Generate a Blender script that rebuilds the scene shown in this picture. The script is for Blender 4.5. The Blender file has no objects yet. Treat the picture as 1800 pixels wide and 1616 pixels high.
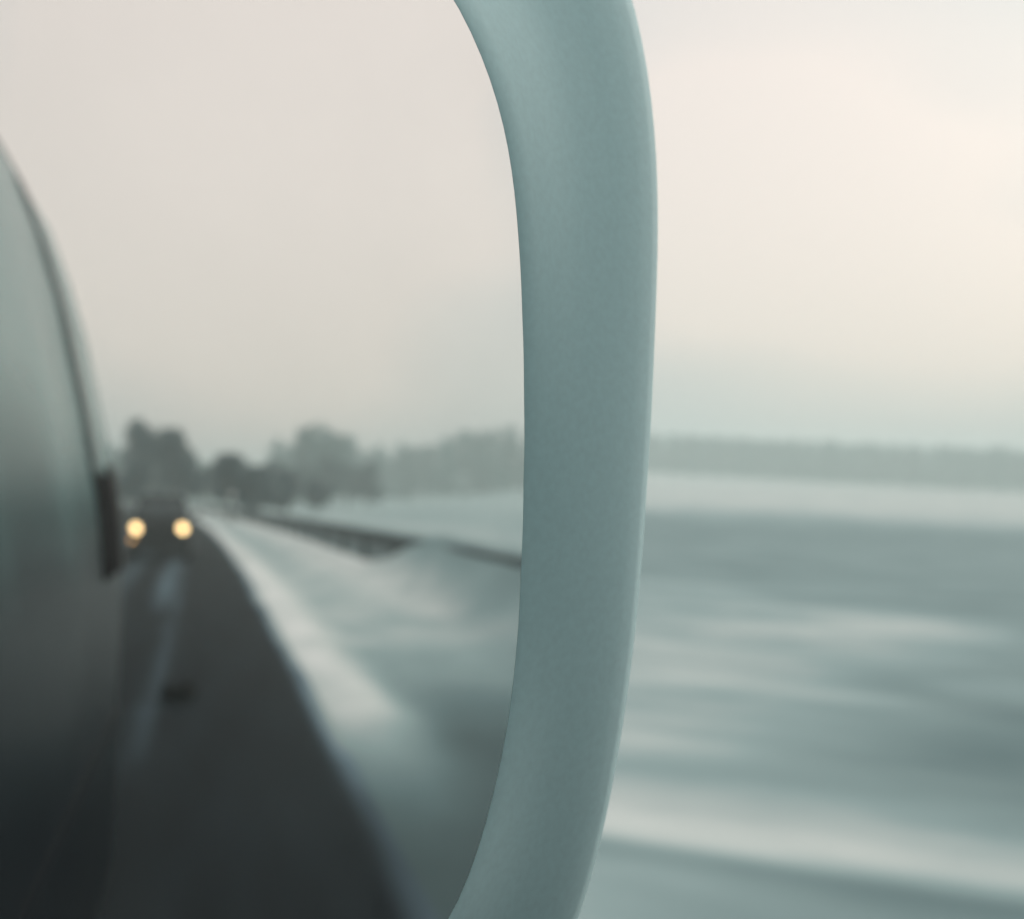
import bpy, bmesh, math, random
import numpy as np
from mathutils import Vector, Matrix

random.seed(7)
rng = np.random.default_rng(7)
SC = bpy.context.scene
COL = SC.collection

# ------------------------------------------------------------------ camera
EYE = np.array([0.0, 0.0, 1.85])          # phone held just outside the open side window
FOC = 2300.0                               # focal length in photo pixels (photo 1800 x 1616)
AZ = math.radians(68.0)                    # looking forward right, van drives along +Y
ROLL = math.atan2(0.036, 1.0)
PITCH = 0.0025
def cam_axes():
    F = np.array([math.cos(PITCH)*math.sin(AZ), math.cos(PITCH)*math.cos(AZ), math.sin(PITCH)])
    Rh = np.cross(F, [0, 0, 1.0]); Rh /= np.linalg.norm(Rh)
    Uh = np.cross(Rh, F)
    R = math.cos(ROLL)*Rh + math.sin(ROLL)*Uh
    return R, np.cross(R, F), F
CR, CU, CF = cam_axes()
def ray(px, py):
    d = CF + CR*(px-900)/FOC - CU*(py-808)/FOC
    return d/np.linalg.norm(d)
# the mirror glass: its tilt sends the ray of the road's vanishing point straight back along -Y
_d = ray(375, 878)
N = np.array([0, -1.0, 0]) - _d; N /= np.linalg.norm(N)
MP = EYE + ray(600, 800)*0.34
VIRT = EYE - 2*((EYE-MP) @ N)*N            # where the glass puts the eye
VX, VY = float(VIRT[0]), float(VIRT[1])

cam = bpy.data.cameras.new('camera'); camo = bpy.data.objects.new('camera', cam); COL.objects.link(camo)
camo.matrix_world = Matrix((( CR[0], CU[0], -CF[0], EYE[0]), (CR[1], CU[1], -CF[1], EYE[1]), (CR[2], CU[2], -CF[2], EYE[2]), (0, 0, 0, 1)))
cam.sensor_width = 36.0; cam.lens = 36.0*FOC/1800
cam.clip_start = 0.02; cam.clip_end = 6000
cam.dof.use_dof = True; cam.dof.focus_distance = 0.362; cam.dof.aperture_fstop = cam.lens/4.6
SC.camera = camo

# ------------------------------------------------------------------ sky, sun, exposure
SUN_EL, SUN_AZ = math.radians(38), math.radians(115)      # azimuth from +Y towards +X
w = bpy.data.worlds.new('World'); SC.world = w; w.use_nodes = True
nt = w.node_tree; nt.nodes.clear()
def nn(t, typ, **kw):
    n = t.nodes.new(typ)
    for k, v in kw.items(): setattr(n, k, v)
    return n
out = nn(nt, 'ShaderNodeOutputWorld'); bg = nn(nt, 'ShaderNodeBackground')
sky = nn(nt, 'ShaderNodeTexSky'); sky.sky_type = 'NISHITA'; sky.sun_disc = False
sky.sun_elevation = SUN_EL; sky.sun_rotation = SUN_AZ; sky.dust_density = 6.0; sky.air_density = 1.2
hs = nn(nt, 'ShaderNodeHueSaturation'); hs.inputs['Saturation'].default_value = 0.75
tc = nn(nt, 'ShaderNodeTexCoord'); mp = nn(nt, 'ShaderNodeMapping'); mp.inputs['Scale'].default_value = (1.5, 1.5, 3.0)
nz = nn(nt, 'ShaderNodeTexNoise'); nz.inputs['Scale'].default_value = 1.5; nz.inputs['Detail'].default_value = 2.0
rp = nn(nt, 'ShaderNodeValToRGB')
rp.color_ramp.elements[0].position = 0.45; rp.color_ramp.elements[0].color = (6.9, 7.3, 7.1, 1)
rp.color_ramp.elements[1].position = 0.76; rp.color_ramp.elements[1].color = (10.5, 9.25, 8.35, 1)
mx = nn(nt, 'ShaderNodeMixRGB'); mx.inputs[0].default_value = 0.72
nt.links.new(sky.outputs[0], hs.inputs['Color']); nt.links.new(hs.outputs[0], mx.inputs[1])
nt.links.new(tc.outputs['Generated'], mp.inputs[0]); nt.links.new(mp.outputs[0], nz.inputs['Vector'])
# two thin places in the overcast, one ahead on the right, one behind
_m = ray(400, 260); _m = _m-2*(_m@N)*N
acc = nz.outputs[0]
for dv, amp, wide in ((ray(1420, 240), 0.20, 0.93), (_m, 0.36, 0.962)):
    dt = nn(nt, 'ShaderNodeVectorMath', operation='DOT_PRODUCT'); dt.inputs[1].default_value = tuple(map(float, dv)); nt.links.new(tc.outputs['Generated'], dt.inputs[0])
    mr_ = nn(nt, 'ShaderNodeMapRange'); mr_.interpolation_type = 'SMOOTHSTEP'; mr_.inputs['From Min'].default_value = wide; mr_.inputs['From Max'].default_value = 1.0; mr_.inputs['To Max'].default_value = amp
    nt.links.new(dt.outputs['Value'], mr_.inputs[0])
    ad_ = nn(nt, 'ShaderNodeMath', operation='ADD'); nt.links.new(acc, ad_.inputs[0]); nt.links.new(mr_.outputs[0], ad_.inputs[1]); acc = ad_.outputs[0]
nt.links.new(acc, rp.inputs[0]); nt.links.new(rp.outputs[0], mx.inputs[2])
nt.links.new(mx.outputs[0], bg.inputs[0]); bg.inputs[1].default_value = 0.10
nt.links.new(bg.outputs[0], out.inputs[0])
sun = bpy.data.lights.new('sun', 'SUN'); sun.energy = 0.5; sun.angle = math.radians(25); sun.color = (1.0, 0.95, 0.88)
suno = bpy.data.objects.new('sun', sun); COL.objects.link(suno)
sd = Vector((math.sin(SUN_AZ)*math.cos(SUN_EL), math.cos(SUN_AZ)*math.cos(SUN_EL), math.sin(SUN_EL)))
suno.rotation_euler = sd.to_track_quat('Z', 'Y').to_euler()
SC.view_settings.view_transform = 'Standard'; SC.view_settings.look = 'None'
SC.view_settings.exposure = 0.0; SC.view_settings.gamma = 1.0; SC.view_settings.use_curve_mapping = False
SC.render.engine = 'CYCLES'
SC.cycles.use_denoising = True
SC.cycles.max_bounces = 10; SC.cycles.volume_bounces = 5; SC.cycles.glossy_bounces = 5; SC.cycles.diffuse_bounces = 3
SC.cycles.sample_clamp_indirect = 4.0; SC.cycles.caustics_reflective = False

# ------------------------------------------------------------------ helpers
def tag(o, label=None, cat=None, group=None, kind=None):
    if label: o['label'] = label
    if cat: o['category'] = cat
    if group: o['group'] = group
    if kind: o['kind'] = kind
    return o
def empty(name, loc=(0, 0, 0), rz=0.0):
    o = bpy.data.objects.new(name, None); o.location = loc; o.rotation_euler = (0, 0, rz); COL.objects.link(o); return o
def link(name, me, mat=None, parent=None, smooth=False):
    o = bpy.data.objects.new(name, me)
    if mat and not me.materials: me.materials.append(mat)
    if smooth: me.polygons.foreach_set('use_smooth', [True]*len(me.polygons))
    COL.objects.link(o); o.parent = parent
    return o
def mesh(name, vs, fs):
    me = bpy.data.meshes.new(name)
    me.from_pydata([tuple(map(float, v)) for v in vs], [], [tuple(map(int, f)) for f in fs]); me.update(); return me
def bm_obj(name, bm, mat, parent=None, smooth=False, bevel=0.0):
    if bevel: bmesh.ops.bevel(bm, geom=list(bm.edges), offset=bevel, segments=2, affect='EDGES', profile=0.6)
    bmesh.ops.recalc_face_normals(bm, faces=bm.faces)
    me = bpy.data.meshes.new(name); bm.to_mesh(me); bm.free()
    return link(name, me, mat, parent, smooth)
def box_bm(c, s, rot=None):
    bm = bmesh.new(); bmesh.ops.create_cube(bm, size=1.0)
    bmesh.ops.scale(bm, vec=s, verts=bm.verts)
    if rot: bmesh.ops.rotate(bm, matrix=Matrix.Rotation(rot[0], 3, rot[1]), verts=bm.verts)
    bmesh.ops.translate(bm, vec=c, verts=bm.verts); return bm
def cyl_bm(c, r, depth, axis='Z', seg=20, r2=None):
    bm = bmesh.new(); bmesh.ops.create_cone(bm, cap_ends=True, segments=seg, radius1=r, radius2=r if r2 is None else r2, depth=depth)
    if axis == 'X': bmesh.ops.rotate(bm, matrix=Matrix.Rotation(math.pi/2, 3, 'Y'), verts=bm.verts)
    if axis == 'Y': bmesh.ops.rotate(bm, matrix=Matrix.Rotation(-math.pi/2, 3, 'X'), verts=bm.verts)
    bmesh.ops.translate(bm, vec=c, verts=bm.verts); return bm
def loft(rings, closed_ring=True, caps=True):
    n = len(rings[0]); vs = [p for r in rings for p in r]; fs = []
    m = n if closed_ring else n-1
    for i in range(len(rings)-1):
        for j in range(m):
            k = (j+1) % n
            fs.append((i*n+j, i*n+k, (i+1)*n+k, (i+1)*n+j))
    if caps and closed_ring:
        fs.append(tuple(range(n-1, -1, -1))); b = (len(rings)-1)*n
        fs.append(tuple(range(b, b+n)))
    return vs, fs
def fix_normals(me):
    bm = bmesh.new(); bm.from_mesh(me); bmesh.ops.recalc_face_normals(bm, faces=bm.faces); bm.to_mesh(me); bm.free()

def pmat(name, col, rough=0.6, metal=0.0, spec=0.5, noise=0.0, scale=5.0, rnoise=0.0, bump=0.0, coat=0.0, emit=None, estr=0.0, stretch=(1, 1, 1)):
    m = bpy.data.materials.new(name); m.use_nodes = True; t = m.node_tree
    b = t.nodes['Principled BSDF']
    b.inputs['Base Color'].default_value = (*col, 1); b.inputs['Roughness'].default_value = rough
    b.inputs['Metallic'].default_value = metal; b.inputs['Specular IOR Level'].default_value = spec
    b.inputs['Coat Weight'].default_value = coat
    if emit:
        b.inputs['Emission Color'].default_value = (*emit, 1); b.inputs['Emission Strength'].default_value = estr
    if noise or rnoise or bump:
        tc = nn(t, 'ShaderNodeTexCoord'); mp = nn(t, 'ShaderNodeMapping'); mp.inputs['Scale'].default_value = stretch
        nz = nn(t, 'ShaderNodeTexNoise'); nz.inputs['Scale'].default_value = scale; nz.inputs['Detail'].default_value = 5
        t.links.new(tc.outputs['Object'], mp.inputs[0]); t.links.new(mp.outputs[0], nz.inputs['Vector'])
        if noise:
            r = nn(t, 'ShaderNodeValToRGB')
            r.color_ramp.elements[0].position = 0.3; r.color_ramp.elements[1].position = 0.7
            r.color_ramp.elements[0].color = (*[c*(1-noise) for c in col], 1)
            r.color_ramp.elements[1].color = (*[min(1, c*(1+noise)) for c in col], 1)
            t.links.new(nz.outputs[0], r.inputs[0]); t.links.new(r.outputs[0], b.inputs['Base Color'])
        if rnoise:
            mr = nn(t, 'ShaderNodeMapRange'); mr.inputs['From Min'].default_value = 0.3; mr.inputs['From Max'].default_value = 0.7
            mr.inputs['To Min'].default_value = max(0, rough-rnoise); mr.inputs['To Max'].default_value = min(1, rough+rnoise)
            t.links.new(nz.outputs[0], mr.inputs[0]); t.links.new(mr.outputs[0], b.inputs['Roughness'])
        if bump:
            bp = nn(t, 'ShaderNodeBump'); bp.inputs['Strength'].default_value = bump
            t.links.new(nz.outputs[0], bp.inputs['Height']); t.links.new(bp.outputs[0], b.inputs['Normal'])
    return m

def attr_mat(name, attr, tint, rough, nscale, namp, stretch, bump, spec=0.3):
    """colour = the sheet's own snow cover (vertex attribute) x tint, broken up by fine noise"""
    m = bpy.data.materials.new(name); m.use_nodes = True; t = m.node_tree; b = t.nodes['Principled BSDF']
    at = nn(t, 'ShaderNodeAttribute'); at.attribute_name = attr
    geo = nn(t, 'ShaderNodeNewGeometry'); mp = nn(t, 'ShaderNodeMapping'); mp.inputs['Scale'].default_value = stretch
    nz = nn(t, 'ShaderNodeTexNoise'); nz.inputs['Scale'].default_value = nscale; nz.inputs['Detail'].default_value = 6
    t.links.new(geo.outputs['Position'], mp.inputs[0]); t.links.new(mp.outputs[0], nz.inputs['Vector'])
    mr = nn(t, 'ShaderNodeMapRange'); mr.inputs['From Min'].default_value = 0.3; mr.inputs['From Max'].default_value = 0.7
    mr.inputs['To Min'].default_value = 1-namp; mr.inputs['To Max'].default_value = 1+namp
    t.links.new(nz.outputs[0], mr.inputs[0])
    mu = nn(t, 'ShaderNodeMath', operation='MULTIPLY'); t.links.new(at.outputs['Fac'], mu.inputs[0]); t.links.new(mr.outputs[0], mu.inputs[1])
    r = nn(t, 'ShaderNodeValToRGB'); r.color_ramp.elements[0].color = (0, 0, 0, 1); r.color_ramp.elements[1].color = (*tint[-1], 1)
    for i, c in enumerate(tint[:-1]):
        e = r.color_ramp.elements.new((i+1)/len(tint)); e.color = (*c, 1)
    t.links.new(mu.outputs[0], r.inputs[0]); t.links.new(r.outputs[0], b.inputs['Base Color'])
    b.inputs['Roughness'].default_value = rough; b.inputs['Specular IOR Level'].default_value = spec
    bp = nn(t, 'ShaderNodeBump'); bp.inputs['Strength'].default_value = bump; bp.inputs['Distance'].default_value = 0.05
    t.links.new(nz.outputs[0], bp.inputs['Height']); t.links.new(bp.outputs[0], b.inputs['Normal'])
    return m

M = {}
# albedo ramps: value v -> v * slightly cool tint
M['snow'] = attr_mat('snow_ground', 'snow', [(0.145, 0.22, 0.23), (0.345, 0.455, 0.46), (0.67, 0.72, 0.70), (0.95, 0.95, 0.93)], 0.8, 1.1, 0.15, (1, 0.45, 1), 0.3, spec=0.08)
M['asphalt'] = attr_mat('wet_asphalt', 'snow', [(0.165, 0.24, 0.29), (0.36, 0.44, 0.43), (0.62, 0.68, 0.67), (0.95, 0.95, 0.93)], 0.85, 3.0, 0.35, (1, 0.12, 1), 0.15, spec=0.05)
M['housing'] = pmat('mirror_housing_plastic', (0.64, 0.85, 0.88), 0.75, spec=0.25, noise=0.035, scale=420)
M['gasket'] = pmat('black_rubber', (0.03, 0.033, 0.035), 0.7, noise=0.2, scale=30)
M['paint'] = pmat('grey_van_paint', (0.06, 0.21, 0.21), 0.24, noise=0.08, scale=1.0, rnoise=0.03)
M['paint'].node_tree.nodes['Principled BSDF'].inputs['Specular Tint'].default_value = (0.74, 1.0, 0.98, 1)
M['dark_trim'] = pmat('dark_lower_cladding', (0.010, 0.013, 0.017), 0.4, spec=0.03, noise=0.15, scale=1.5)
M['matt_black'] = pmat('matt_black_panel', (0.014, 0.011, 0.012), 0.9, spec=0.0, noise=0.2, scale=6)
M['glass_dark'] = pmat('dark_glass', (0.02, 0.028, 0.03), 0.06, spec=0.5)
M['black_paint'] = pmat('black_car_paint', (0.007, 0.007, 0.008), 0.6, spec=0.08, noise=0.2, scale=3)
M['black_plastic'] = pmat('black_plastic', (0.015, 0.015, 0.016), 0.55, noise=0.2, scale=20)
M['tyre'] = pmat('tyre_rubber', (0.02, 0.02, 0.02), 0.85, noise=0.2, scale=20)
M['rim'] = pmat('alloy', (0.35, 0.36, 0.37), 0.4, metal=0.8, noise=0.1, scale=20)
M['plate'] = pmat('plate_white', (0.55, 0.55, 0.52), 0.5, noise=0.05, scale=20)
M['lamp'] = pmat('headlamp_glow', (0.9, 0.8, 0.6), 0.3, emit=(1.0, 0.68, 0.30), estr=5.0)
M['amber'] = pmat('amber_glow', (0.8, 0.4, 0.1), 0.3, emit=(1.0, 0.52, 0.16), estr=2.0)
M['lens'] = pmat('lamp_surround', (0.05, 0.05, 0.05), 0.15)
M['red_lens'] = pmat('dark_red_lens', (0.02, 0.009, 0.009), 0.4, spec=0.04, noise=0.1, scale=8)
M['steel'] = pmat('weathered_steel', (0.028, 0.038, 0.040), 0.7, spec=0.1, noise=0.3, scale=6)
M['bark'] = pmat('bark', (0.045, 0.042, 0.038), 0.9, noise=0.3, scale=6, bump=0.4)
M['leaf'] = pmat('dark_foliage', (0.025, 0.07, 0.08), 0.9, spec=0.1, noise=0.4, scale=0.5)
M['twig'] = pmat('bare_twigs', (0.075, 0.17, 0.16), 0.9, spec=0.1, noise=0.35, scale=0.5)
M['sign'] = pmat('sign_white', (0.75, 0.76, 0.74), 0.5, noise=0.05, scale=8)
M['clod'] = pmat('dirty_ice', (0.006, 0.006, 0.006), 0.8, spec=0.1, noise=0.5, scale=14, bump=0.5)

# van skin: glossy paint, its lower half dulled and darkened as a painted dark reflection with a ragged top
def dark_reflection_paint():
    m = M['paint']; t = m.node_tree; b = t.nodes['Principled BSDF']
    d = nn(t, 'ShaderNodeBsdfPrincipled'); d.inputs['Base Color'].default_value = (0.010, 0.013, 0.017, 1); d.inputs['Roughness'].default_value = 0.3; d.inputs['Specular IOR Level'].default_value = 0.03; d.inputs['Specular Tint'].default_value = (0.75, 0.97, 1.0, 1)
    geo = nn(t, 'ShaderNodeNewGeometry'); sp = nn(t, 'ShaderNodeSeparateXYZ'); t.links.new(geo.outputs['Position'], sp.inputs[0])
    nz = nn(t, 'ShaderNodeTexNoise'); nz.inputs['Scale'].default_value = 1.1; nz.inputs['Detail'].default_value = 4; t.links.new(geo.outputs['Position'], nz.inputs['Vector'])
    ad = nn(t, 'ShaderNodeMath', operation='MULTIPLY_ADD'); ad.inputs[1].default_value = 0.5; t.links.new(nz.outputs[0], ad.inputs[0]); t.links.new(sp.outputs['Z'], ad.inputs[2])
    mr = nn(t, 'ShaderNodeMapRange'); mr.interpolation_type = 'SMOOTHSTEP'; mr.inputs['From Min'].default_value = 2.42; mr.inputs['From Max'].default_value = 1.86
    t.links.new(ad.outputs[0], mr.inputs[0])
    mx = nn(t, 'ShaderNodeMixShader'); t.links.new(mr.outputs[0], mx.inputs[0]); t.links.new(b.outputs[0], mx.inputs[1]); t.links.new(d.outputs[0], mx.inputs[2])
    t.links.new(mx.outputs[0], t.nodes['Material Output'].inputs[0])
dark_reflection_paint()

# mirror glass: silvered, with a faint breath of mist and a few smears
m = bpy.data.materials.new('silvered_mirror'); m.use_nodes = True; t = m.node_tree; b = t.nodes['Principled BSDF']
b.inputs['Metallic'].default_value = 1.0; b.inputs['Base Color'].default_value = (0.955, 0.96, 0.95, 1); b.inputs['Roughness'].default_value = 0.0
df = nn(t, 'ShaderNodeBsdfDiffuse'); df.inputs[0].default_value = (0.75, 0.78, 0.78, 1)
mxs = nn(t, 'ShaderNodeMixShader'); tc = nn(t, 'ShaderNodeTexCoord')
nz = nn(t, 'ShaderNodeTexNoise'); nz.inputs['Scale'].default_value = 14; nz.inputs['Detail'].default_value = 3
mr = nn(t, 'ShaderNodeMapRange'); mr.inputs['From Min'].default_value = 0.42; mr.inputs['From Max'].default_value = 0.75
mr.inputs['To Min'].default_value = 0.012; mr.inputs['To Max'].default_value = 0.07
t.links.new(tc.outputs['Object'], nz.inputs['Vector']); t.links.new(nz.outputs[0], mr.inputs[0]); t.links.new(mr.outputs[0], mxs.inputs[0])
gl = nn(t, 'ShaderNodeBsdfGlossy'); gl.inputs['Color'].default_value = (0.94, 0.95, 0.945, 1); gl.inputs['Roughness'].default_value = 0.20   # damp film that scatters
film = nn(t, 'ShaderNodeMixShader'); film.inputs[0].default_value = 0.08
t.links.new(b.outputs[0], film.inputs[1]); t.links.new(gl.outputs[0], film.inputs[2])
t.links.new(film.outputs[0], mxs.inputs[1]); t.links.new(df.outputs[0], mxs.inputs[2]); t.links.new(mxs.outputs[0], t.nodes['Material Output'].inputs[0])
M['mirror'] = m

# ------------------------------------------------------------------ the lie of the land
def smooth(a, b, x):
    t = np.clip((x-a)/(b-a), 0, 1); return t*t*(3-2*t)
def bump1(x, c, wd): return np.exp(-((x-c)/wd)**2)
def bend(y):
    D = np.maximum(0, VY-np.asarray(y, float)); Dm = np.minimum(D, 260)
    return -0.00018*Dm**2 - 0.00018*2*260*(D-Dm)*0.6
_ph = rng.uniform(0, 6.28, (24, 2))
def wob(x, y, sx, sy, k=0):
    """smooth pseudo noise in about -1..1, stretched along the road"""
    s = 0
    for i in range(5):
        a, b_ = _ph[(k*5+i) % 24]
        f = 1.7**i; s = s + np.sin(x*f/sx*(1+.13*i)+a+0.7*np.sin(y*f/sy*.6+b_)) * np.sin(y*f/sy+b_*1.7+i) / (1.35**i)
    return s/2.2
def ground_z(x, y):
    o = x-VX-bend(y); D = VY-y
    z = 0.10*bump1(o, 1.35+.08*wob(x*0, y, 1, 7, 1), 0.30)*smooth(7, 11, D)
    z = z + (0.26+0.05*wob(x, y, 2, 6, 2))*bump1(o, 4.1, 0.55)*smooth(20, 34, D)
    z = z + (1.06+0.10*wob(x, y, 1.5, 4, 13))*bump1(o, 4.95, 0.62)*smooth(37, 28, D)*smooth(8, 15, D)     # drift that buries the near end of the guard rail
    z = z - 0.35*bump1(o, 7.5, 1.6)*smooth(15, 30, D)
    far = smooth(5.0, 6.5, o)*(1-0.6*smooth(60, 200, np.abs(o)))
    z = z + far*(0.05*wob(x, y, 1.1, 14, 3)+0.04*np.sin(o*2.6))*smooth(-12, -6, -D)
    z = z + smooth(2, 8, -o-7)*0.25
    r = np.hypot(x-VX, y-VY)
    # slow rise behind on the right, slow fall abeam on the right
    
    az = np.degrees(np.arctan2(x-VX, -(y-VY)))      # 0 = straight back, 90 = right
    z = z + smooth(90, 420, r)*2.5*bump1(az, 13, 9) + smooth(250, 480, r)*4.0*bump1(az, 14.5, 3.2)
    z = z - smooth(150, 600, r)*3.0*bump1(az, 90, 14)
    return z
def snow_cover(x, y):
    o = x-VX-bend(y); D = VY-y
    oo = o + 0.10*wob(x, y, 0.8, 3.5, 4)
    s = 0.57 + 0.07*wob(x, y, 2.5, 9, 5)
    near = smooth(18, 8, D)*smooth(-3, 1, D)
    s = s*(1-near*0.79*smooth(5.6, 4.2, o))  # verge close to the van darkened: its shadow put into the cover value
    s = s + (0.92-s)*bump1(oo, 1.22, 0.40)*smooth(6.5, 13, D)
    s = s + (0.86-s)*bump1(oo, 3.9, 0.8)*smooth(15, 27, D)
    back = smooth(9, 20, D)
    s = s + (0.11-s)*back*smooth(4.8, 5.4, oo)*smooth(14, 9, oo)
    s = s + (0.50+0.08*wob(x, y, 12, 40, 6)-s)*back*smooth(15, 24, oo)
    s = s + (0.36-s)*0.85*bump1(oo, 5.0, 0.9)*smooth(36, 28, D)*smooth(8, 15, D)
    # abeam: open field with strips
    side = 1-back
    f = 0.53 + 0.13*wob(x, y, 3.6, 2.4, 7) + 0.025*wob(x, y, 1.8, 5, 8)
    f = f + (0.33-f)*0.9*bump1(oo, 5.84, 0.2)
    f = f + (0.98-f)*bump1(oo, 6.6, 0.52)*0.78
    f = f + (0.48-f)*bump1(oo, 7.7, 0.42)*(0.75+0.25*smooth(3, -0.5, y))
    f = f + (0.38-f)*smooth(17, 24, oo)*smooth(60, 44, oo)*(0.85+0.25*wob(x, y, 10, 30, 9))
    f = f + (0.70-f)*smooth(52, 75, oo)
    f = f*(1-0.26*smooth(2.6, -0.6, y)*smooth(26, 16, oo))
    f = f - 0.12*np.exp(-((oo-11.5)/2.6)**2-((y-0.2)/1.5)**2) - 0.10*np.exp(-((oo-8.6)/0.8)**2-((y+0.1)/0.9)**2)
    f = f + 0.10*np.exp(-((oo-16.5)/0.9)**2-((y-1.4)/1.0)**2) + 0.12*np.exp(-((oo-12.2)/0.6)**2-((y-0.1)/0.7)**2) + 0.10*np.exp(-((oo-8.3)/0.5)**2-((y-2.2)/1.2)**2)
    s = s + (f-s)*side*smooth(4.4, 5.0, oo)
    s = np.where(o < 0, 0.45+0.15*wob(x, y, 3, 12, 10), s)
    return np.clip(s, 0.03, 0.95)
def sheet(name, xs, ys, zf, sf, mat, bent=False):
    X, Y = np.meshgrid(xs, ys)
    if bent: X = X+bend(Y)
    Z = zf(X, Y); S = sf(X, Y)
    nx, ny = len(xs), len(ys)
    me = bpy.data.meshes.new(name)
    V = np.stack([X, Y, Z], -1).reshape(-1, 3)
    idx = np.arange(nx*ny).reshape(ny, nx)
    Fq = np.stack([idx[:-1, :-1], idx[:-1, 1:], idx[1:, 1:], idx[1:, :-1]], -1).reshape(-1, 4)
    me.from_pydata(V.tolist(), [], Fq.tolist()); me.update()
    a = me.attributes.new('snow', 'FLOAT', 'POINT'); a.data.foreach_set('value', S.reshape(-1).astype(np.float32))
    return tag(link(name, me, mat, None, True), kind='structure')
def grade(lo, hi, c0, c1, d0, g):
    """coordinates dense (step d0) between c0 and c1, growing by g outward"""
    a = list(np.arange(c0, c1+1e-6, d0)); s = d0
    while a[-1] < hi: s *= g; a.append(min(hi, a[-1]+s))
    s = d0
    while a[0] > lo: s *= g; a.insert(0, max(lo, a[0]-s))
    return np.array(a)
gx = grade(-2000, 2000, VX+0.3, VX+9.5, 0.11, 1.05)
gy = grade(-2000, 2000, -75, 8, 0.45, 1.05)
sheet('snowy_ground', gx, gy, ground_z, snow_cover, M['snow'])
# road: from the far verge to just right of the van, wet and dark, with slush lines between the wheel tracks and a painted sheen before the car
def road_cover(x, y):
    o = x-VX-bend(y); D = VY-y
    oo = o+0.05*wob(x, y, 0.9, 3, 11)
    s = 0.011 + 0.004*wob(x, y, 0.7, 5, 12)
    s = s + 0.07*bump1(oo, -0.52, 0.07)*smooth(7.5, 12, D)
    s = s + 0.16*bump1(oo, -0.8, 0.16)*smooth(20, 27, D)*smooth(46, 36, D)  # pale wet sheen from the headlights, painted into the cover value
    s = s + 0.08*bump1(oo, -1.75, 0.22)
    s = s + 0.10*bump1(oo, -3.1, 0.5)
    s = s + 0.5*smooth(0.80, 1.02, oo)*smooth(7.5, 11, D)
    s = s + 0.12*smooth(0.80, 1.05, oo)*smooth(11, 7.5, D)
    return np.clip(s, 0.015, 0.9)
rx = np.concatenate([np.arange(-6.6, 0.6, 0.12), np.arange(0.6, 1.0, 0.05), [1.0]])+VX
sheet('road', rx, grade(-1900, 1900, -70, 8, 0.4, 1.06), lambda x, y: 0.012+0.0*x + np.maximum(0, ground_z(x, y))*1.0, road_cover, M['asphalt'], bent=True)

# ------------------------------------------------------------------ the van the photo is taken from, with its wing mirror
FL = VX-0.33                                # outer skin of the flank (widest line)
REAR = VY-5.2
van = empty('van', (FL-1.0, REAR, 0))
tag(van, 'grey high-roofed van whose large wing mirror fills the left half of the view', 'van')
def P(*p): return Vector(p)-van.location
# half cross-section, (inset from widest line, z); the other side mirrors it
SEC = [(0.04, 0.42), (0.02, 0.8), (0.005, 1.2), (0.0, 1.58), (0.012, 1.72), (0.03, 1.85), (0.07, 2.08), (0.15, 2.44), (0.21, 2.64), (0.29, 2.85), (0.40, 3.03), (0.53, 3.16), (0.72, 3.25), (1.0, 3.28)]
def ring(y, zs=1.0, ins=0.0, zmax=None):
    right = [(FL-i-ins, z) for i, z in SEC]
    left = [(2*(FL-1.0)-x, z) for x, z in reversed(right[:-1])]
    pts = right+left
    return [P(x, y, min(0.42+(z-0.42)*zs, zmax or 99)) for x, z in pts]
ys_ = [(REAR, 0.985, 0.02), (REAR+0.03, 1, 0.0), (-3.0, 1, 0), (-1.2, 1, 0), (0.1, 1, 0), (0.5, 0.97, 0.005), (1.3, 0.62, 0.02), (1.9, 0.32, 0.05), (2.2, 0.24, 0.12)]
vs, fs = loft([ring(y, zs, ins) for y, zs, ins in ys_])
me = mesh('body', vs, fs); fix_normals(me)
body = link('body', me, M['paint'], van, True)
def skin_strip(name, y0, y1, z0, z1, mat, proud=0.004, ny=2):
    """a panel that follows the flank between two heights, standing slightly proud"""
    zz = [z for z in np.linspace(z0, z1, 14)]
    si = np.interp(zz, [s[1] for s in SEC], [s[0] for s in SEC])
    rings = []
    for y in np.linspace(y0, y1, ny+1):
        outer = [P(FL-i+proud, y, z) for i, z in zip(si, zz)]
        inner = [P(FL-i-0.01, y, z) for i, z in zip(si[::-1], zz[::-1])]
        rings.append(outer+inner)
    v, f = loft(rings); me = mesh(name, v, f); fix_normals(me)
    return link(name, me, mat, van, False)
skin_strip('cladding', REAR+0.02, 0.2, 0.45, 1.05, M['dark_trim'], 0.012, 6)
skin_strip('tail_lamp', REAR+0.004, REAR+0.26, 1.58, 1.96, M['red_lens'], 0.012)
skin_strip('door_seal', REAR+0.78, REAR+0.94, 1.90, 3.1, M['gasket'], 0.008)
skin_strip('dark_reflection_panel', REAR+0.36, REAR+0.92, 1.58, 1.92, M['matt_black'], 0.010)  # added dark panel, stands in for the dark reflection in the flank
skin_strip('door_pillar', REAR+2.95, REAR+3.3, 1.82, 2.9, M['gasket'], 0.006)
hb = box_bm(P(FL-1.0, REAR-0.06, 0.55), (1.9, 0.14, 0.24)); bm_obj('rear_bumper', hb, M['dark_trim'], van, bevel=0.03)
for yy in (REAR+0.95, 1.25):
    for sx in (FL-0.21, FL-1.79):
        wh = bm_obj('wheel', cyl_bm(P(sx, yy, 0.36), 0.36, 0.24, 'X', 28), M['tyre'], van, bevel=0.02)
        bm_obj('rim', cyl_bm(P(sx+(0.118 if sx > FL-1 else -0.118), yy, 0.36), 0.21, 0.03, 'X', 20), M['rim'], wh)

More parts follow.
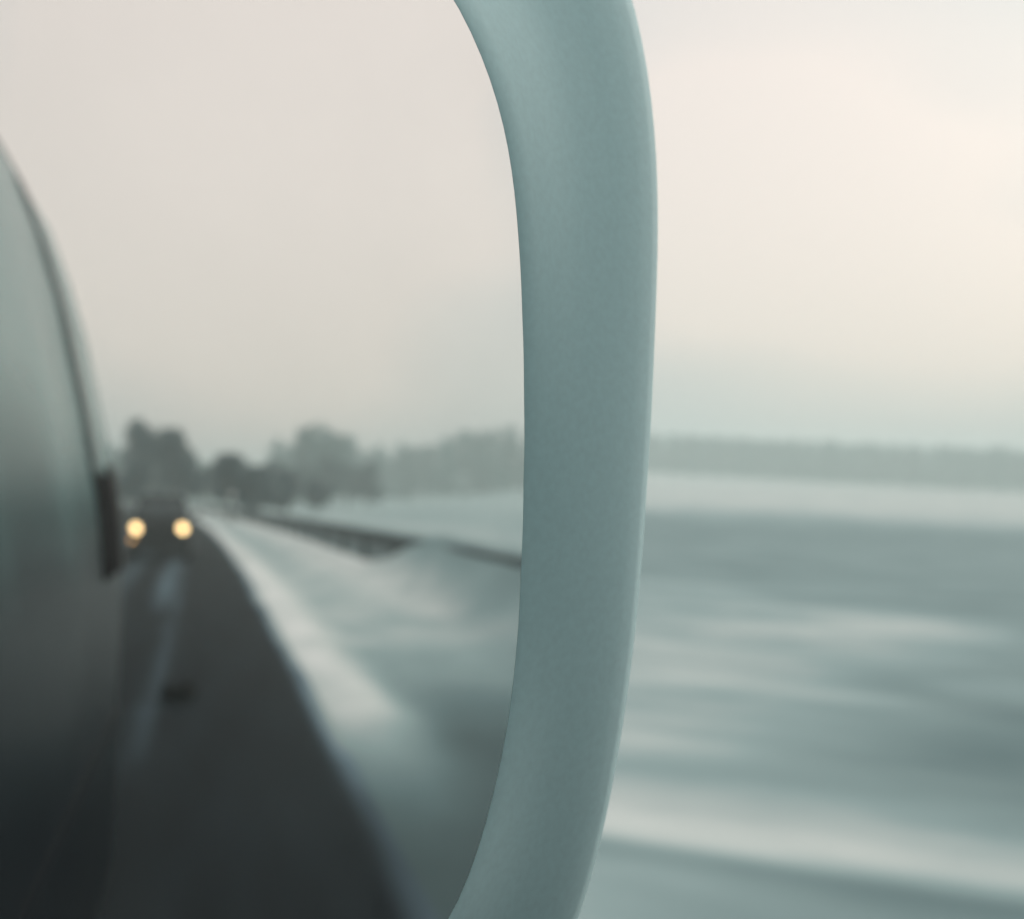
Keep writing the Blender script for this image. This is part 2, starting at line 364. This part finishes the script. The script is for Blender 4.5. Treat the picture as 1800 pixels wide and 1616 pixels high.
# wing mirror: outlines on the glass plane (right-hand edges as seen), rest of the round-cornered portrait shape off to the left
INNER = [(800, 0), (845, 100), (880, 200), (897, 300), (907, 420), (914, 560), (917, 700), (916, 850), (911, 1000), (903, 1150), (888, 1280), (862, 1400), (825, 1530), (795, 1616),
         (750, 1690), (670, 1745), (520, 1790), (300, 1800), (80, 1760), (-60, 1680), (-150, 1500), (-190, 1200), (-200, 700), (-185, 250), (-150, 0), (-80, -140), (50, -215), (250, -240), (480, -220), (640, -170), (740, -90)]
OUTER = [(1110, 0), (1135, 120), (1149, 250), (1152, 360), (1148, 520), (1142, 680), (1132, 850), (1120, 1020), (1104, 1180), (1085, 1310), (1060, 1440), (1035, 1550), (1015, 1616),
         (970, 1730), (880, 1850), (720, 1930), (480, 1960), (250, 1955), (30, 1910), (-150, 1800), (-270, 1600), (-325, 1250), (-340, 700), (-330, 300), (-290, -80), (-180, -280), (0, -370), (250, -400), (600, -390), (860, -330), (1000, -235), (1075, -120)]
CEN = (400, 800)
E1 = CR-(CR@N)*N; E1 /= np.linalg.norm(E1); E2 = np.cross(N, E1)
def on_plane(px, py, depth=0.0):
    d = ray(px, py); t = ((MP+N*depth-EYE) @ N)/(d @ N); return EYE+d*t
def polar(pts, NB=144):
    th = [math.atan2(y-CEN[1], x-CEN[0]) for x, y in pts]; r = [math.hypot(x-CEN[0], y-CEN[1]) for x, y in pts]
    o = np.argsort(th); th = np.array(th)[o]; r = np.array(r)[o]
    tt = np.linspace(-math.pi, math.pi, NB, endpoint=False)
    rr = np.interp(tt, np.concatenate([th-2*math.pi, th, th+2*math.pi]), np.concatenate([r, r, r]))
    for _ in range(7): rr = 0.25*np.roll(rr, 1)+0.5*rr+0.25*np.roll(rr, -1)
    return [(CEN[0]+a*math.cos(q), CEN[1]+a*math.sin(q)) for a, q in zip(rr, tt)]
pin, pout = polar(INNER), polar(OUTER)
def lerp_ring(k, depth):
    return [on_plane(a[0]+(b_[0]-a[0])*k, a[1]+(b_[1]-a[1])*k, depth) for a, b_ in zip(pin, pout)]
# the bezel laps over the glass edge; its face is barrelled, so the upper part leans up to the sky and the lower part down to the road
def barrel_ring(k, depth):
    wk = min(1.0, k/0.45); wk = wk*wk*(3-2*wk); out_ = []
    for a, b_ in zip(pin, pout):
        px, py = a[0]+(b_[0]-a[0])*k, a[1]+(b_[1]-a[1])*k
        v_ = max(-0.17, min(0.19, (950-py)/FOC*0.36))
        out_.append(on_plane(px, py, depth-1.0*wk*v_*v_))
    return out_
rings = []
for k, dpt in ((0.0, 0.00004), (0.03, 0.00016), (0.12, 0.0004), (0.3, 0.0007), (0.5, 0.0007), (0.7, 0.0001), (0.85, -0.0011), (0.95, -0.003), (1.0, -0.007)):
    rings.append(barrel_ring(k, dpt))
last = np.array(rings[-1]); cen = last.mean(0)
for sc_, dp in ((0.995, -0.03), (0.97, -0.055), (0.90, -0.085), (0.76, -0.108), (0.5, -0.124), (0.2, -0.13)):
    rings.append([cen+(p-cen)*sc_+N*(dp+0.007) for p in last])
vs, fs = loft([[P(*p) for p in r] for r in rings], caps=False)
nb = len(pin); base = (len(rings)-1)*nb; fs.append(tuple(range(base, base+nb)))
me = mesh('wing_mirror', vs, fs); fix_normals(me)
wm = link('wing_mirror', me, M['housing'], van, True)
wm['label'] = 'large grey wing mirror with rounded housing, showing the road behind'
gp = [MP + (np.array(q)-MP) for q in lerp_ring(0.006, 0.0)]
vs = [P(*p) for p in gp]+[P(*(p-N*0.003)) for p in gp]; n_ = len(gp)
fs = [tuple(range(n_)), tuple(range(2*n_-1, n_-1, -1))]+[(i, (i+1) % n_, n_+(i+1) % n_, n_+i) for i in range(n_)]
me = mesh('mirror_glass', vs, fs); fix_normals(me)
mg = link('mirror_glass', me, M['mirror'], wm, False)
mg['label'] = 'misted mirror glass reflecting a snowy road with a car following'
# arm from the housing to the door
a0 = np.array(rings[-4]).mean(0); lft = min(rings[-4], key=lambda p: p[0])
A, B = Vector(P(*(0.6*np.array(lft)+0.4*a0)))-Vector((0, 0, 0.03)), P(FL-0.08, lft[1]+0.08, 1.72)
arm = bmesh.new(); bmesh.ops.create_cone(arm, cap_ends=True, segments=20, radius1=0.05, radius2=0.065, depth=1.0)
bmesh.ops.scale(arm, vec=(0.8, 1.3, (B-A).length), verts=arm.verts)
bmesh.ops.transform(arm, matrix=Matrix.Translation((A+B)/2) @ (B-A).to_track_quat('Z', 'X').to_matrix().to_4x4(), verts=arm.verts)
bm_obj('mirror_arm', arm, M['gasket'], wm, True)

# ------------------------------------------------------------------ the following car
DCAR = 39.6
cy0 = VY-DCAR; cx0 = VX+(287-375)/58.0
car = empty('following_car', (cx0, cy0, 0.016))
tag(car, 'black car with both yellow headlights lit, following on the road in the mirror', 'car')
ZS = 1.28
# +y is the nose here; sections (y, half width low, half width belt, z low, z belt)
cs = [(0.10, .62, .64, .34, .58), (0.05, .74, .76, .27, .68), (-0.12, .82, .85, .22, .77), (-0.5, .86, .88, .2, .88), (-1.1, .87, .90, .2, .98), (-1.35, .87, .90, .2, 1.0), (-2.4, .87, .91, .2, 1.01), (-3.4, .87, .90, .2, 1.02), (-4.0, .85, .87, .24, 1.0), (-4.3, .76, .80, .34, .92), (-4.36, .62, .66, .4, .8)]
rings = []
for y, wl, wb, zl, zb in cs:
    h = zb-zl
    half = [(wl-.04, zl), (wl, zl+.08), (wb, zl+.45*h), (wb, zl+.75*h), (wb-.04, zb-.05), (wb-.12, zb), (wb*.5, zb+.025), (0, zb+.03)]
    rings.append([Vector((x, y, z*ZS)) for x, z in half]+[Vector((-x, y, z*ZS)) for x, z in reversed(half[:-1])])
v, f = loft(rings); me = mesh('body', v, f); fix_normals(me); link('body', me, M['black_paint'], car, True)
# greenhouse
gs = [(-1.05, .72, .99, 1.01), (-1.85, .60, 1.0, 1.42), (-2.5, .60, 1.0, 1.47), (-3.3, .59, 1.0, 1.44), (-4.1, .68, .99, 1.03)]
rings = [[Vector((.80, y, zl)), Vector((.5*(.8+wt)+.03, y, .5*(zl+zt))), Vector((wt, y, zt)), Vector((0, y, zt+.02)), Vector((-wt, y, zt)), Vector((-.5*(.8+wt)-.03, y, .5*(zl+zt))), Vector((-.80, y, zl))] for y, wt, zl, zt in gs]
rings = [[Vector((p.x, p.y, p.z*ZS)) for p in rr] for rr in rings]
v, f = loft(rings); me = mesh('greenhouse', v, f); fix_normals(me); link('greenhouse', me, M['glass_dark'], car)
vr, fr = loft([[Vector((s*.57, y, z*ZS+dz)) for s, dz in ((1, .03), (.5, .045), (-.5, .045), (-1, .03), (-1, -.0), (1, -.0))] for y, z in ((-1.9, 1.42), (-2.5, 1.475), (-3.3, 1.445))])
me = mesh('roof', vr, fr); fix_normals(me); link('roof', me, M['black_paint'], car)
for sx in (-1, 1):
    # windscreen pillar
    vr, fr = loft([[Vector((sx*.755+dx, y, z*ZS+dz)) if i == 0 else Vector((sx*.60+dx, y, z*ZS+dz)) for dx, dz in ((-.035, .0), (.035, .0), (.035, .03), (-.035, .03))] for i, (y, z) in enumerate(((-1.06, 1.0), (-1.86, 1.42)))])
    me = mesh('pillar', vr, fr); fix_normals(me); link('pillar', me, M['black_paint'], car)
    # headlamp: dark bowl with a glowing lens
    hl = bm_obj('headlight', cyl_bm((sx*.66, .03, .96), .17, .10, 'Y', 24), M['lens'], car, bevel=.008)
    lb = cyl_bm((0, 0, 0), .115, .03, 'Y', 28); bmesh.ops.scale(lb, vec=(1.0, 1, 1.22), verts=lb.verts)
    bmesh.ops.rotate(lb, matrix=Matrix.Rotation(-.5, 3, 'Y'), verts=lb.verts); bmesh.ops.translate(lb, vec=(sx*.66, .092, .96), verts=lb.verts)
    bm_obj('lamp', lb, M['lamp'], hl, bevel=.006)
    fl = bm_obj('fog_lamp', cyl_bm((sx*.74, .07, .62), .075, .08, 'Y', 18), M['amber'] if sx < 0 else M['lens'], car, bevel=.006)
    dm = box_bm((sx*1.0, -1.3, 1.36), (.2, .12, .16)); bm_obj('door_mirror', dm, M['black_paint'], car, bevel=.03)
    for yy in (-.85, -3.45):
        wh = bm_obj('wheel', cyl_bm((sx*.80, yy, .37), .37, .2, 'X', 26), M['tyre'], car, bevel=.02)
        bm_obj('rim', cyl_bm((sx*.895, yy, .37), .24, .03, 'X', 18), M['rim'], wh)
    wp = box_bm((sx*.3, -1.1, 1.33), (.5, .02, .02)); bm_obj('wiper', wp, M['black_plastic'], car)
bm_obj('bumper', box_bm((0, .09, .50), (1.5, .16, .26)), M['black_plastic'], car, bevel=.04)
bm_obj('number_plate', box_bm((0, .18, .52), (.5, .02, .11)), M['black_plastic'], car, bevel=.004)
gr = bm_obj('grille', box_bm((0, .105, .85), (.8, .03, .2)), M['black_plastic'], car, bevel=.01)
for k in range(3): bm_obj('grille_bar', box_bm((0, .125, .79+.06*k), (.76, .02, .012)), M['lens'], gr)

# ------------------------------------------------------------------ guard rail along the snowy verge behind
LR = 4.74
rail = empty('guard_rail', (VX+LR, VY-40, 0))
tag(rail, 'dark steel guard rail on posts above the snowy verge in the mirror', 'guard rail')
prof = [(0.0, .0), (.05, .03), (.05, .08), (.0, .13), (.0, .23), (.05, .28), (.05, .35), (.0, .38)]
def rail_pt(D):
    y = VY-D; zb = 0.60; return VX+LR+float(bend(y)), y, zb
rings = []
for D in list(np.arange(13, 37, 3.0))+list(np.arange(37, 190, 3.0)):
    x, y, zb = rail_pt(D); o = rail.location
    fr = [Vector((x-d-.02, y, zb+z))-o for d, z in prof]; bk = [Vector((x-d+.012, y, zb+z))-o for d, z in reversed(prof)]
    rings.append(fr+bk)
v, f = loft(rings); me = mesh('rail', v, f); fix_normals(me); link('rail', me, M['steel'], rail, False)
pm = None
for D in np.arange(16, 185, 6.0):
    x, y, zb = rail_pt(D); zg = float(ground_z(np.array(x+.1), np.array(y)))
    if pm is None:
        bm = box_bm((0, 0, 0), (.18, .16, 1.35)); bmesh.ops.bevel(bm, geom=list(bm.edges), offset=.012, segments=1, affect='EDGES')
        pm = bpy.data.meshes.new('post'); bm.to_mesh(pm); bm.free()
    po = link('post', pm, M['steel'], rail); po.location = Vector((x+.09, y, zb+.36-.675))-rail.location

# small round white road sign far back
sx_, sy_ = VX+float(bend(VY-95))+2.9, VY-95
sg = empty('road_sign', (sx_, sy_, 0)); tag(sg, 'small white round road sign at the far roadside in the mirror', 'sign')
bm_obj('pole', cyl_bm((0, 0, 1.1), .035, 2.4, 'Z', 12), M['steel'], sg)
bm_obj('plate', cyl_bm((0, .05, 2.15), .22, .02, 'Y', 24), M['sign'], sg, bevel=.004)

# dirty clod of ice on the road
bm = bmesh.new(); bmesh.ops.create_icosphere(bm, subdivisions=3, radius=.1)
for v in bm.verts:
    q = v.co.copy(); k = 1+.22*math.sin(q.x*47+q.y*31)+.15*math.sin(q.z*61+q.x*23)
    v.co = Vector((q.x*k*1.5, q.y*k*1.3, q.z*k*.95))
cl = bm_obj('ice_clod', bm, M['clod'], None, True); cl.location = (VX-.23+float(bend(VY-12.3)), VY-12.3, .09)
tag(cl, 'small dark clod of dirty ice lying on the road in the mirror', 'ice')

# ------------------------------------------------------------------ trees
def crown_cloud(n, rx, rz, z0, leaf, r):
    """n leaf-clump quads through clumpy lobes: points, quads"""
    lobes = [(r.normal(0, rx*.42), r.normal(0, rx*.42), z0+rz+r.uniform(-.75, .75)*rz, r.uniform(.35, .62)) for _ in range(11)]
    vs, fs = [], []
    for i in range(n):
        lx, ly, lz, lr = lobes[r.integers(len(lobes))]
        d = r.normal(size=3); d /= np.linalg.norm(d); q = r.uniform(.45, 1)**.5
        c = np.array([lx+d[0]*lr*rx*q, ly+d[1]*lr*rx*q, max(z0*.7, lz+d[2]*lr*rz*.75*q)])
        a = r.normal(size=3); a /= np.linalg.norm(a); b_ = np.cross(a, r.normal(size=3)); b_ /= np.linalg.norm(b_)
        s = leaf*r.uniform(.6, 1.3); k = len(vs)
        vs += [c-a*s, c+b_*s*.6, c+a*s, c-b_*s*.6]; fs.append((k, k+1, k+2, k+3))
    return vs, fs
def tree_meshes(seed, h, wd, n):
    r = np.random.default_rng(seed)
    bm = bmesh.new()
    def limb(a, b_, r0, r1):
        a, b_ = Vector(a), Vector(b_); ret = bmesh.ops.create_cone(bm, cap_ends=True, segments=7, radius1=r0, radius2=r1, depth=(b_-a).length)
        bmesh.ops.transform(bm, matrix=Matrix.Translation((a+b_)/2) @ (b_-a).to_track_quat('Z', 'X').to_matrix().to_4x4(), verts=ret['verts'])
    top = (r.normal(0, .1*wd), r.normal(0, .1*wd), h*.82); mid = (r.normal(0, .05*wd), r.normal(0, .05*wd), h*.35)
    limb((0, 0, -.3), mid, h*.028, h*.02); limb(mid, top, h*.02, h*.005)
    for i in range(9):
        t = r.uniform(.15, .85); s = [mid[k]+(top[k]-mid[k])*t for k in range(3)]; q = r.uniform(0, 6.28); L = wd*.42*(1.1-t*.6)
        limb(s, (s[0]+math.cos(q)*L, s[1]+math.sin(q)*L, s[2]+L*r.uniform(.3, .8)), h*.009, h*.003)
    tm = bpy.data.meshes.new('trunk'); bm.to_mesh(tm); bm.free()
    v, f = crown_cloud(n, wd*.5, h*.40, h*.18, .045*h+.1, r)
    return tm, mesh('crown', v, f)
kinds = [tree_meshes(11, 8.5, 6.5, 900), tree_meshes(12, 7.0, 6.0, 800), tree_meshes(13, 14.0, 9.0, 1100)]
def tree(px, D, kind, sc, mat, label, wx=1.0, group='trees behind in the mirror', name='roadside_tree'):
    y = VY-D; x = VX+(px-375)/FOC*D
    t = empty(name, (x, y, float(ground_z(np.array(x), np.array(y)))), random.uniform(0, 6.28)); t.scale = (sc*wx, sc*wx, sc)
    tag(t, label, 'tree', group)
    link('trunk', kinds[kind][0], M['bark'], t); link('crown', kinds[kind][1], mat, t)
TREES = [(254, 150, 0, 1.22, 'leaf', 'dark broad tree just left above the following car in the mirror'),
         (312, 140, 1, 1.32, 'leaf', 'dark tree just right above the following car in the mirror'),
         (284, 190, 0, 1.3, 'leaf', 'hazy tree seen in the gap above the following car'),
         (402, 112, 1, .80, 'leaf', 'low dark round tree right of the car, nearest the road sign'),
         (452, 120, 1, .74, 'leaf', 'second low dark tree right of the car in the mirror'),
         (498, 140, 0, .58, 'leaf', 'third low dark tree right of the car in the mirror'),
         (545, 150, 1, .58, 'leaf', 'fourth low dark tree right of the car, above the guard rail'),
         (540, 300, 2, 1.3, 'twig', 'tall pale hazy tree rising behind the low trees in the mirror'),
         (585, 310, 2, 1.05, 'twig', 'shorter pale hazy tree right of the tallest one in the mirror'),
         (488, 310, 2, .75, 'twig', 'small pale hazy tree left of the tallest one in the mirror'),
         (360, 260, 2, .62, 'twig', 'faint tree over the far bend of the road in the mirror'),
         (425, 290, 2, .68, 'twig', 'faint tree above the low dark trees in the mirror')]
for px, D, k, s, mt, lb in TREES: tree(px, D, k, s, M[mt], lb, 0.62 if px < 330 else 0.9)

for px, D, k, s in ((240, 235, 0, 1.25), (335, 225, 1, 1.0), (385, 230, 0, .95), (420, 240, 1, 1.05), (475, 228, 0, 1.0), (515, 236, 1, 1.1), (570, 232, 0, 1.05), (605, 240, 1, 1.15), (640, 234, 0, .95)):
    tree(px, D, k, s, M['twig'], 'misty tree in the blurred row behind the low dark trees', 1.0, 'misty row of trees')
# far woods: one mass all round, reading as a hazy band
def woods(name, spots, label):
    V, F = [], []
    r = np.random.default_rng(5)
    for x, y, h in spots:
        zg = float(ground_z(np.array(x), np.array(y))); wd = h*r.uniform(.4, .6)
        n = 46
        th = r.uniform(0, 6.28, n); q = r.uniform(.1, 1, n)**.6; zz = r.uniform(.08, 1, n)
        taper = np.minimum(1, 1.5*(1-zz)+.18)
        cxs = x+np.cos(th)*q*wd*.5*taper; cys = y+np.sin(th)*q*wd*.5*taper; czs = zg+h*zz
        A_ = r.normal(size=(n, 3)); A_ /= np.linalg.norm(A_, axis=1)[:, None]
        B_ = np.cross(A_, r.normal(size=(n, 3))); B_ /= np.linalg.norm(B_, axis=1)[:, None]
        s = (h*.085*r.uniform(.6, 1.3, n))[:, None]; C_ = np.stack([cxs, cys, czs], -1)
        base_ = len(V); quad = np.stack([C_-A_*s, C_+B_*s*.75, C_+A_*s, C_-B_*s*.75], 1).reshape(-1, 3)
        V += quad.tolist(); F += [(base_+4*i, base_+4*i+1, base_+4*i+2, base_+4*i+3) for i in range(n)]
        k = len(V); rr = h*.018
        V += [(x-rr, y-rr, zg-.5), (x+rr, y-rr, zg-.5), (x, y+rr, zg-.5), (x, y, zg+h*.8)]; F += [(k, k+1, k+3), (k+1, k+2, k+3), (k+2, k, k+3)]
    me = bpy.data.meshes.new(name); me.from_pydata(V, [], F); me.update()
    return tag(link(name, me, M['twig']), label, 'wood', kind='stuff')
spots = []
for row, R0 in enumerate((560, 572, 585, 600, 616)):
    for a in np.arange(0, 360, 0.4):
        aa = a+rng.uniform(-.3, .3); back_az = (aa+180) % 360-180     # 0 = straight back, 90 = right
        if abs(back_az) < 24 : continue
        R_ = R0+rng.uniform(-8, 8); spots.append((VX+math.sin(math.radians(aa))*R_, VY-math.cos(math.radians(aa))*R_, rng.uniform(15.5, 18.0)))
woods('distant_wood', spots, 'hazy line of distant woods beyond the snowy field')
spots = []
for row, R0 in enumerate((400, 415, 432, 450)):
    for a in np.arange(-26, 26, 0.75):
        aa = a+rng.uniform(-.3, .3); R_ = R0+rng.uniform(-8, 8)
        hh = rng.uniform(15, 18.5)+ (3 if aa > 10.5 else 0)+ (4 if 3.5 < aa < 6 else 0)-(9 if -1.5 < aa < 2.4 else 0)
        spots.append((VX+math.sin(math.radians(aa))*R_, VY-math.cos(math.radians(aa))*R_, hh))
woods('hazy_wood', spots, 'hazy woods closing the view behind the road in the mirror')

# ------------------------------------------------------------------ haze: one even box of damp air
hz = box_bm((0, 0, 10.5), (4300, 4300, 35.0)); 
hm = bpy.data.materials.new('damp_air'); hm.use_nodes = True; t = hm.node_tree; t.nodes.remove(t.nodes['Principled BSDF'])
pv = nn(t, 'ShaderNodeVolumePrincipled'); pv.inputs['Color'].default_value = (0.89, 1.0, 0.985, 1); pv.inputs['Density'].default_value = 0.0018; pv.inputs['Anisotropy'].default_value = 0.2
t.links.new(pv.outputs[0], t.nodes['Material Output'].inputs['Volume'])
ho = bm_obj('haze', hz, hm); tag(ho, 'pale damp haze lying over the whole snowy landscape', 'haze', kind='stuff')
